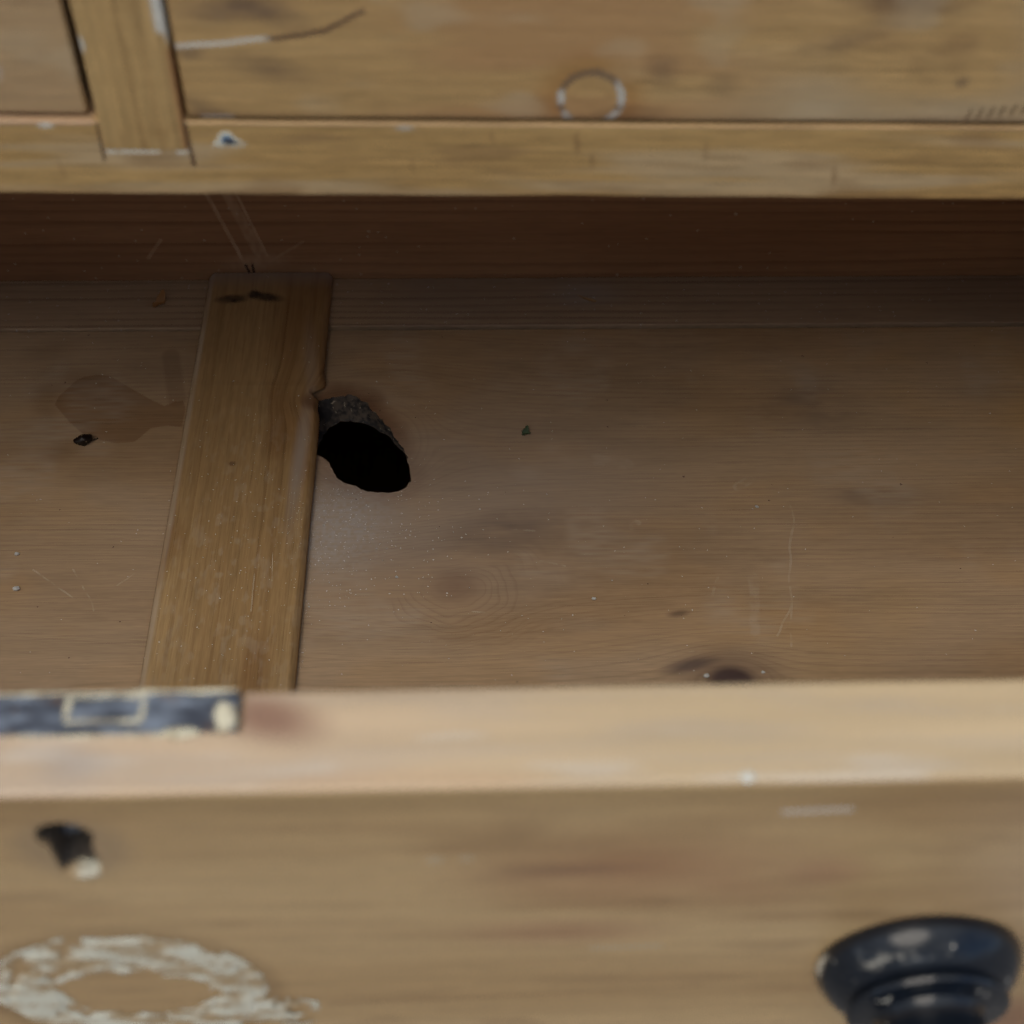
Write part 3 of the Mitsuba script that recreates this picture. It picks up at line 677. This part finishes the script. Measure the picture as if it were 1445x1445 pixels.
def tail_pts(u, v):
    x = 0.0300 + u * 0.0190
    zc = 0.1345 - 0.10 * (x - 0.034)
    wid = 0.0055 + 0.0035 * np.sin(u * 3) + 0.0012 * meshkit.noise(np.stack([u * 9, u * 0, u * 0], -1), 2)
    z = zc + (v - 0.75) * 2 * wid
    h = 0.0003 + 0.0008 * np.clip(np.minimum(np.minimum(v, 1 - v), np.minimum(u + 0.2, 1 - u)) * 6, 0.1, 1) * meshkit.fbm(np.stack([x * 300, z * 300, x * 0], -1), 3, 3)
    return np.stack([x, YFO - h, z], -1)


pt_ = patch(50, 24, tail_pts, lambda u, v: meshkit.fbm(np.stack([u * 5, v * 5, u * 0], -1), 3, 4) + 0.2 * (1 - u) > 0.42)
add(dw + '__front__paint_ring', trimesh.util.concatenate([pr_, pt_]), 'm_paint', True, True, label='patchy ring of old whitish paint on the drawer front')
dab = [crumb((0, 0, 0), 0.0016, 0.5, 21)]
dab[0].vertices += [0.1482, -0.1926, ZFT - 0.0004]
add(dw + '__front__paint_dab', dab[0], 'm_dab', True, True)

# lock plate let into the top edge, rim of cream paint round it
lp = dw + '__lock_plate'
add(lp, board(0, (-0.0342, -0.1788, ZFT - 0.0029), (0.0402, -0.1682, ZFT - 0.0001), 0.0004, 0.0001, 0.004, 41), 'm_steel', 30, True,
    label='blue-black steel lock plate edged with cream paint')
X0, X1, Y0, Y1 = 0.0035, 0.0196, -0.1757, -0.1696


def bead(a, b, w, h, seed, zb=ZFT - 0.0003):
    """an uneven run of dried paint from a to b"""
    a, b = np.array(a), np.array(b)
    L = np.linalg.norm(b - a)
    d = (b - a) / L
    nrm = np.array([-d[1], d[0]])

    def f(u, v):
        c = a + u[..., None] * (b - a)
        wd = w * (0.45 + 1.0 * meshkit.noise(np.stack([u * L * 300, u * 0 + seed, u * 0], -1), seed))
        off = (v - 0.5) * 2 * wd + w * 0.4 * (meshkit.noise(np.stack([u * L * 200, u * 0, u * 0 + seed], -1), seed + 3) - 0.5)
        xy = c + off[..., None] * nrm
        z = zb + h * np.sqrt(np.clip(1 - (2 * v - 1) ** 2, 0, 1)) * (0.5 + 0.6 * meshkit.noise(np.stack([u * L * 400, v * 2, u * 0], -1), seed + 5))
        return np.concatenate([xy, z[..., None]], -1)
    return patch(max(8, int(L / 0.0006)), 7, f, lambda u, v: u > -1)


bl = crumb((0, 0, 0), 0.0028, 0.4, 31)
bl.vertices = bl.vertices * [0.9, 1.7, 0.8] + [0.0378, -0.1757, ZFT - 0.0004]
bl2 = crumb((0, 0, 0), 0.0026, 0.4, 33)
bl2.vertices = bl2.vertices * [1.4, 0.7, 0.7] + [0.0282, -0.1794, ZFT - 0.0004]
add(lp + '__paint_edge', trimesh.util.concatenate([bead((-0.034, -0.1686), (0.0395, -0.1684), 0.0006, 0.0005, 2), bead((-0.034, -0.1792), (0.026, -0.1794), 0.0006, 0.0005, 6), bl, bl2]), 'm_cream', True, True,
    label='crusty rim of cream paint round the lock plate')
add(lp + '__bolt_frame', trimesh.util.concatenate([bead((X0, Y0), (X1, Y0), 0.0005, 0.0006, 11), bead((X0, Y1), (X1, Y1), 0.0004, 0.0006, 12), bead((X0, Y0), (X0, Y1), 0.0008, 0.0006, 13), bead((X1, Y0), (X1, Y1), 0.0006, 0.0006, 14)]), 'm_cream', True, True)
add(lp + '__bolt', board(0, (X0 + 0.0012, Y0 + 0.0010, ZFT - 0.0010), (X1 - 0.0010, Y1 - 0.0008, ZFT + 0.0002), 0.0002, 0, 0.02), 'm_steel', 30, True)

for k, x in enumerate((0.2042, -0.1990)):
    add(dw + '__knob' + ('' if k == 0 else '_001'), lathe(KNOB, (x, YFO + 0.0004, 0.1545)), 'm_knob', 30, True, label='glossy black turned knob with chips and whitish rim marks' if k == 0 else None)

# back, sides
add(dw + '__back', board(0, (-HW + 0.0004, YBK, -0.0100), (HW - 0.0004, YBK + 0.012, 0.2200), 0.0012, 0.0002, 0.01, 51), 'm_back', 35, True,
    label='dark reddish brown back board with pale scratches')
for k, s in enumerate((-1, 1)):
    x0, x1 = sorted((s * HW, s * (HW + 0.012)))
    add(dw + '__side' + ('' if k == 0 else '_001'), board(1, (x0, YFI + 0.0004, -0.0118), (x1, YBK + 0.0120, 0.2380), 0.0012, 0.0002, 0.02, 55 + k), 'm_side', 35, True)

# bottom boards
XS = -0.014
add(dw + '__bottom_board', board(0, (-HW + 0.0003, YFI + 0.0003, -0.0100), (XS - 0.0004, YST - 0.0011, 0.0), 0.0006, 0.00008, 0.006, 61), 'm_bottom', 35, True,
    label='left bottom board with a dark tide mark')
hole = Polygon([(x / 1e3, y / 1e3) for x, y in HOLE])
hp = np.array(hole.exterior.coords)[:-1]
# resample the outline, roughen it
q = np.array([np.array(hole.exterior.interpolate(t, normalized=True).coords[0]) for t in np.linspace(0, 1, 140, endpoint=False)])
ctr = q.mean(0)
rad = (q - ctr) / np.linalg.norm(q - ctr, axis=1, keepdims=True)
top_o = q + rad * (meshkit.fbm(np.c_[q * 500, q[:, :1] * 0], 3, 5)[:, None] - 0.5) * 0.0028
LOW = np.array([(59, 132.7), (61.5, 125), (63, 116), (63, 107), (60, 100.5), (55, 98), (47, 97), (40, 98), (33, 101), (26, 106), (22, 112), (18, 120), (14.5, 130), (15.5, 140), (17.3, 145.6), (18.5, 150.3), (22.5, 155), (26.4, 157.6), (32.2, 157), (39.3, 154.8), (44.1, 151.2), (50, 146.0), (54.8, 138.7)]) / 1e3 - ctr
la, lr = np.arctan2(LOW[:, 1], LOW[:, 0]), np.hypot(LOW[:, 0], LOW[:, 1])
o_ = np.argsort(la)
qa = np.arctan2(q[:, 1] - ctr[1], q[:, 0] - ctr[0])
bot_o = ctr + rad * np.interp(qa, la[o_], lr[o_], period=2 * np.pi)[:, None] + rad * (meshkit.fbm(np.c_[q * 450 + 9, q[:, :1] * 0], 3, 7)[:, None] - 0.5) * 0.0022
R0, R1 = (XS + 0.0004, YFI + 0.0003), (HW - 0.0003, YST - 0.0011)


def sheet(outer, hole_pts, z, up):
    v, f = trimesh.creation.triangulate_polygon(Polygon(outer, [hole_pts]), engine='earcut')
    v3 = np.c_[v, np.full(len(v), z)]
    n = np.cross(v3[f[0, 1]] - v3[f[0, 0]], v3[f[0, 2]] - v3[f[0, 0]])[2]
    return trimesh.Trimesh(v3, f if (n > 0) == up else f[:, ::-1], process=False)


def rect(i, m=60):
    x0, y0, x1, y1 = R0[0] + i, R0[1] + i, R1[0] - i, R1[1] - i
    return np.array([(x0, y0), (x1, y0), (x1, y1), (x0, y1)])


def wall(a, za, b, zb):
    n = len(a)
    V = np.r_[np.c_[a, np.full(n, za)], np.c_[b, np.full(n, zb)]]
    F = [(i, (i + 1) % n, n + (i + 1) % n) for i in range(n)] + [(i, n + (i + 1) % n, n + i) for i in range(n)]
    return trimesh.Trimesh(V, np.array(F), process=False)


rb = trimesh.util.concatenate([sheet(rect(0.0006), top_o, 0.0, True), sheet(rect(0.0), bot_o, -0.0100, False), wall(rect(0.0006), 0.0, rect(0.0), -0.0006), wall(rect(0.0), -0.0006, rect(0.0), -0.0100)])
add(dw + '__bottom_board_001', rb, 'm_bottom', False, True, label='right bottom board with the big knot hole')
# the rough dark wall of the knot hole
L_ = 10
rings = []
for k in range(L_):
    t = k / (L_ - 1)
    o = top_o * (1 - t) + bot_o * t
    o = o + rad * (0.0012 * math.sin(math.pi * t)) * (meshkit.fbm(np.c_[q * 420, np.full((len(q), 1), t * 4)], 3, 11)[:, None] * 1.8 - 0.5)
    rings.append(np.c_[o, np.full(len(o), -0.0100 * t + 0.00005 * (k == 0))])
V = np.concatenate(rings)
n_ = len(q)
F = []
for k in range(L_ - 1):
    for i in range(n_):
        j = (i + 1) % n_
        F += [(k * n_ + i, k * n_ + j, (k + 1) * n_ + j), (k * n_ + i, (k + 1) * n_ + j, (k + 1) * n_ + i)]
add(dw + '__bottom_board_001__knot_hole_rim', trimesh.Trimesh(V, np.array(F), process=False), 'm_bark', True, True, label='blackened bark lining of the knot hole')
add(dw + '__rear_strip', board(0, (-HW + 0.0003, YST + 0.0004, -0.0100), (-0.0470 + 0.02, YBK - 0.0002, 0.0004), 0.0006, 0.0001, 0.006, 65), 'm_strip', 35, True)
add(dw + '__rear_strip_001', board(0, (-0.0470 + 0.0205, YST + 0.0005, -0.0100), (HW - 0.0003, YBK - 0.0002, 0.0010), 0.0007, 0.0002, 0.006, 66), 'm_strip', 35, True, label='greyer rear bottom strip, right of the central slat')


def munt_edge(V):
    y = V[:, :, 1]
    right = V[:, :, 0] > 0
    cut = 0.0046 * np.exp(-((y - 0.1640) / 0.0030) ** 2) + 0.0016 * np.exp(-((y - 0.1560) / 0.0060) ** 2) - 0.0012 * np.exp(-((y - 0.1720) / 0.0040) ** 2)
    V[:, :, 0] -= np.where(right, cut, 0)
    # broad worn bevel on both long edges
    left_in = (V[:, :, 0] + 0.0465)
    right_in = (0.0176 - V[:, :, 0])
    e = np.minimum(left_in, right_in)
    V[:, :, 2] -= np.where((V[:, :, 2] > 0.003) & (e < 0.0042), (0.0042 - e) * 0.45, 0)
    V[:, :, 2] -= np.where(V[:, :, 2] > 0.003, 0.0014 * np.exp(-((y - 0.1610) / 0.0080) ** 2) * right, 0)
    V[:, :, 0] -= 0.0003 + 0.0021 * (0.25 - y) / 0.42


add(dw + '__central_slat', board(1, (-0.0468, YFI + 0.0005, 0.0017), (0.0178, YBK - 0.0006, 0.0066), 0.0030, 0.0002, 0.0016, 71, 5, munt_edge), 'm_muntin', 40, True,
    label='orange-brown slat across the drawer bottom, notched beside the hole')
# feet of the slat down to the boards (its underside is rebated over the joint)
add(dw + '__central_slat__rebate', board(1, (-0.0445, YFI + 0.0008, 0.0002), (0.0105, YST - 0.0010, 0.0030), 0.0003, 0, 0.05), 'm_muntin', 40, True)

# ------------------------------------------------------------------ bits lying in the drawer
W = lambda x, y, z: (np.array([x * CY - y * SY, x * SY + y * CY, z]))
s = crumb((0, 0, 0), 0.0040, 0.62, 3)
sw = trimesh.creation.icosphere(subdivisions=3, radius=1)
sv = sw.vertices * [0.0046, 0.0026, 0.0024]
sv[:, 2] *= 1 + 0.25 * np.cos(sv[:, 0] * 900)
sv[:, 1] += 0.0012 * (sv[:, 0] / 0.0046) ** 2
sv = sv @ trimesh.transformations.rotation_matrix(-0.45, [0, 0, 1])[:3, :3]
sw.vertices = sv + W(-0.0943, 0.1345, 0.0024)
add('beetle_husk', sw, 'm_husk', True, label='tiny dark shiny husk lying by the tide mark, left of the slat', cat='insect husk')
hl = []
for k, (a, b) in enumerate((((0.003, 0.001), (0.006, 0.0032)), ((0.0005, 0.002), (0.0012, 0.005)))):
    p0, p1 = np.array([*a, 0.0012]), np.array([*b, 0.0003])
    hl.append(trimesh.creation.cylinder(0.00035, segment=[p0 + W(-0.0943, 0.1345, 0), p1 + W(-0.0943, 0.1345, 0)], sections=6))
add('beetle_husk__leg', trimesh.util.concatenate(hl), 'm_husk', True)


def leaf(L, Wd, curl, twist, rot, at, hgt, nu=18, nv=9, jag=0.0):
    def f(u, v):
        t = u - 0.5
        w = Wd * np.sin(np.pi * np.clip(u, 0.02, 0.98)) ** 0.8 * (1 + jag * (meshkit.noise(np.stack([u * 14, np.sign(v - 0.5), u * 0], -1), 3) - 0.5))
        y = (v - 0.5) * w
        x = t * L
        z = hgt + curl * (2 * t) ** 2 * L + 1.2 * (v - 0.5) ** 2 * Wd + twist * y * t * 4
        c, s_ = math.cos(rot), math.sin(rot)
        return np.stack([at[0] + x * c - y * s_, at[1] + x * s_ + y * c, at[2] + z], -1)
    a = patch(nu, nv, f, lambda u, v: u > -1)
    b = a.copy()
    b.vertices = b.vertices - [0, 0, 0.00025]
    b.invert()
    return trimesh.util.concatenate([a, b])


add('leaf_scrap', leaf(0.0062, 0.0034, 0.25, 0.5, 1.2, W(0.1164, 0.1387, 0.0), 0.0004, jag=1.2), 'm_leaf', True, label='scrap of dark green leaf on the bottom, right of the hole', cat='leaf')
add('wood_shaving', leaf(0.0115, 0.0040, 0.30, 1.4, 1.15, W(-0.0712, 0.2323, 0.0006), 0.0006, jag=0.5), 'm_curl', True, label='small orange curl of shaving on the rear strip, left of the slat', cat='shaving')
add('straw_bit', leaf(0.0105, 0.0013, 0.05, 0.6, -0.5, W(0.1511, 0.2330, 0.0018), 0.0003), 'm_straw', True, label='thin straw-coloured splinter on the dark rear strip, right of the slat', cat='splinter')
CR = [(222.1, 90.8, 0.9, 'grain-sized white crumb right of the middle of the drawer bottom'), (143.4, 38.6, 0.9, 'white crumb on the bottom between the hole and the front knot'), (56.7, 51.9, 0.7, 'small white crumb below the hole, beside the slat'),
      (-109.7, 47.3, 1.5, 'largest white crumb, on the board left of the slat'), (-113.2, 66.9, 1.1, 'greyish crumb above the largest crumb, left of the slat'), (188.3, -2.6, 1.2, 'white crumb touching the dark knot at the front'), (212.6, -1.0, 0.8, 'pale crumb just right of the dark front knot')]
for k, (x, y, r, lb) in enumerate(CR):
    add('paint_crumb' + (f'_{k:03d}' if k else ''), crumb(W(x / 1e3, y / 1e3, 0.0), r / 1e3, 0.6, 60 + k), 'm_dust', True, label=lb, cat='crumb', group='white crumbs in the drawer')
# fine grit, thickest just in front of the hole
gr, grid = [], []
base = trimesh.creation.icosphere(subdivisions=0, radius=1)
pts = np.r_[np.c_[rng.normal(0.028, 0.012, 900), rng.normal(0.082, 0.018, 900)], np.c_[rng.normal(0.075, 0.045, 260), rng.normal(0.055, 0.035, 260)], np.c_[rng.uniform(-0.13, 0.34, 110), rng.uniform(-0.05, 0.20, 110)], np.c_[rng.normal(-0.012, 0.014, 240), rng.normal(0.050, 0.055, 240)], np.c_[0.0186 - 0.0021 * (0.25 - (yy := rng.uniform(-0.15, 0.10, 160))) / 0.42 + np.abs(rng.normal(0, 0.0012, 160)), yy]]
for x, y in pts:
    on = -0.043 < x < 0.014
    if hole.buffer(0.001).contains(__import__('shapely').Point(x, y)) or 0.014 <= x < 0.0160 or -0.0475 < x <= -0.043:
        continue
    if not (-0.16 < y < 0.21):
        continue
    if rng.random() > 0.08 + 1.2 * max(0.0, float(meshkit.fbm(np.array([x * 110, y * 110, 3.0]), 3, 2)) - 0.36) * 3:
        continue
    r = 0.00009 + rng.gamma(1.3, 0.00005) * (1.35 if rng.random() < 0.12 else 1)
    gr.append(base.vertices * r * [1, rng.uniform(0.6, 1), 0.7] + W(x, y, 0.0068 if on else 0.0002))
    grid.append(base.faces + len(base.vertices) * (len(gr) - 1))
add('dust', trimesh.Trimesh(np.concatenate(gr), np.concatenate(grid), process=False), 'm_dust', False, label='fine pale dust scattered over the drawer bottom and slat', cat='dust', kind='stuff')
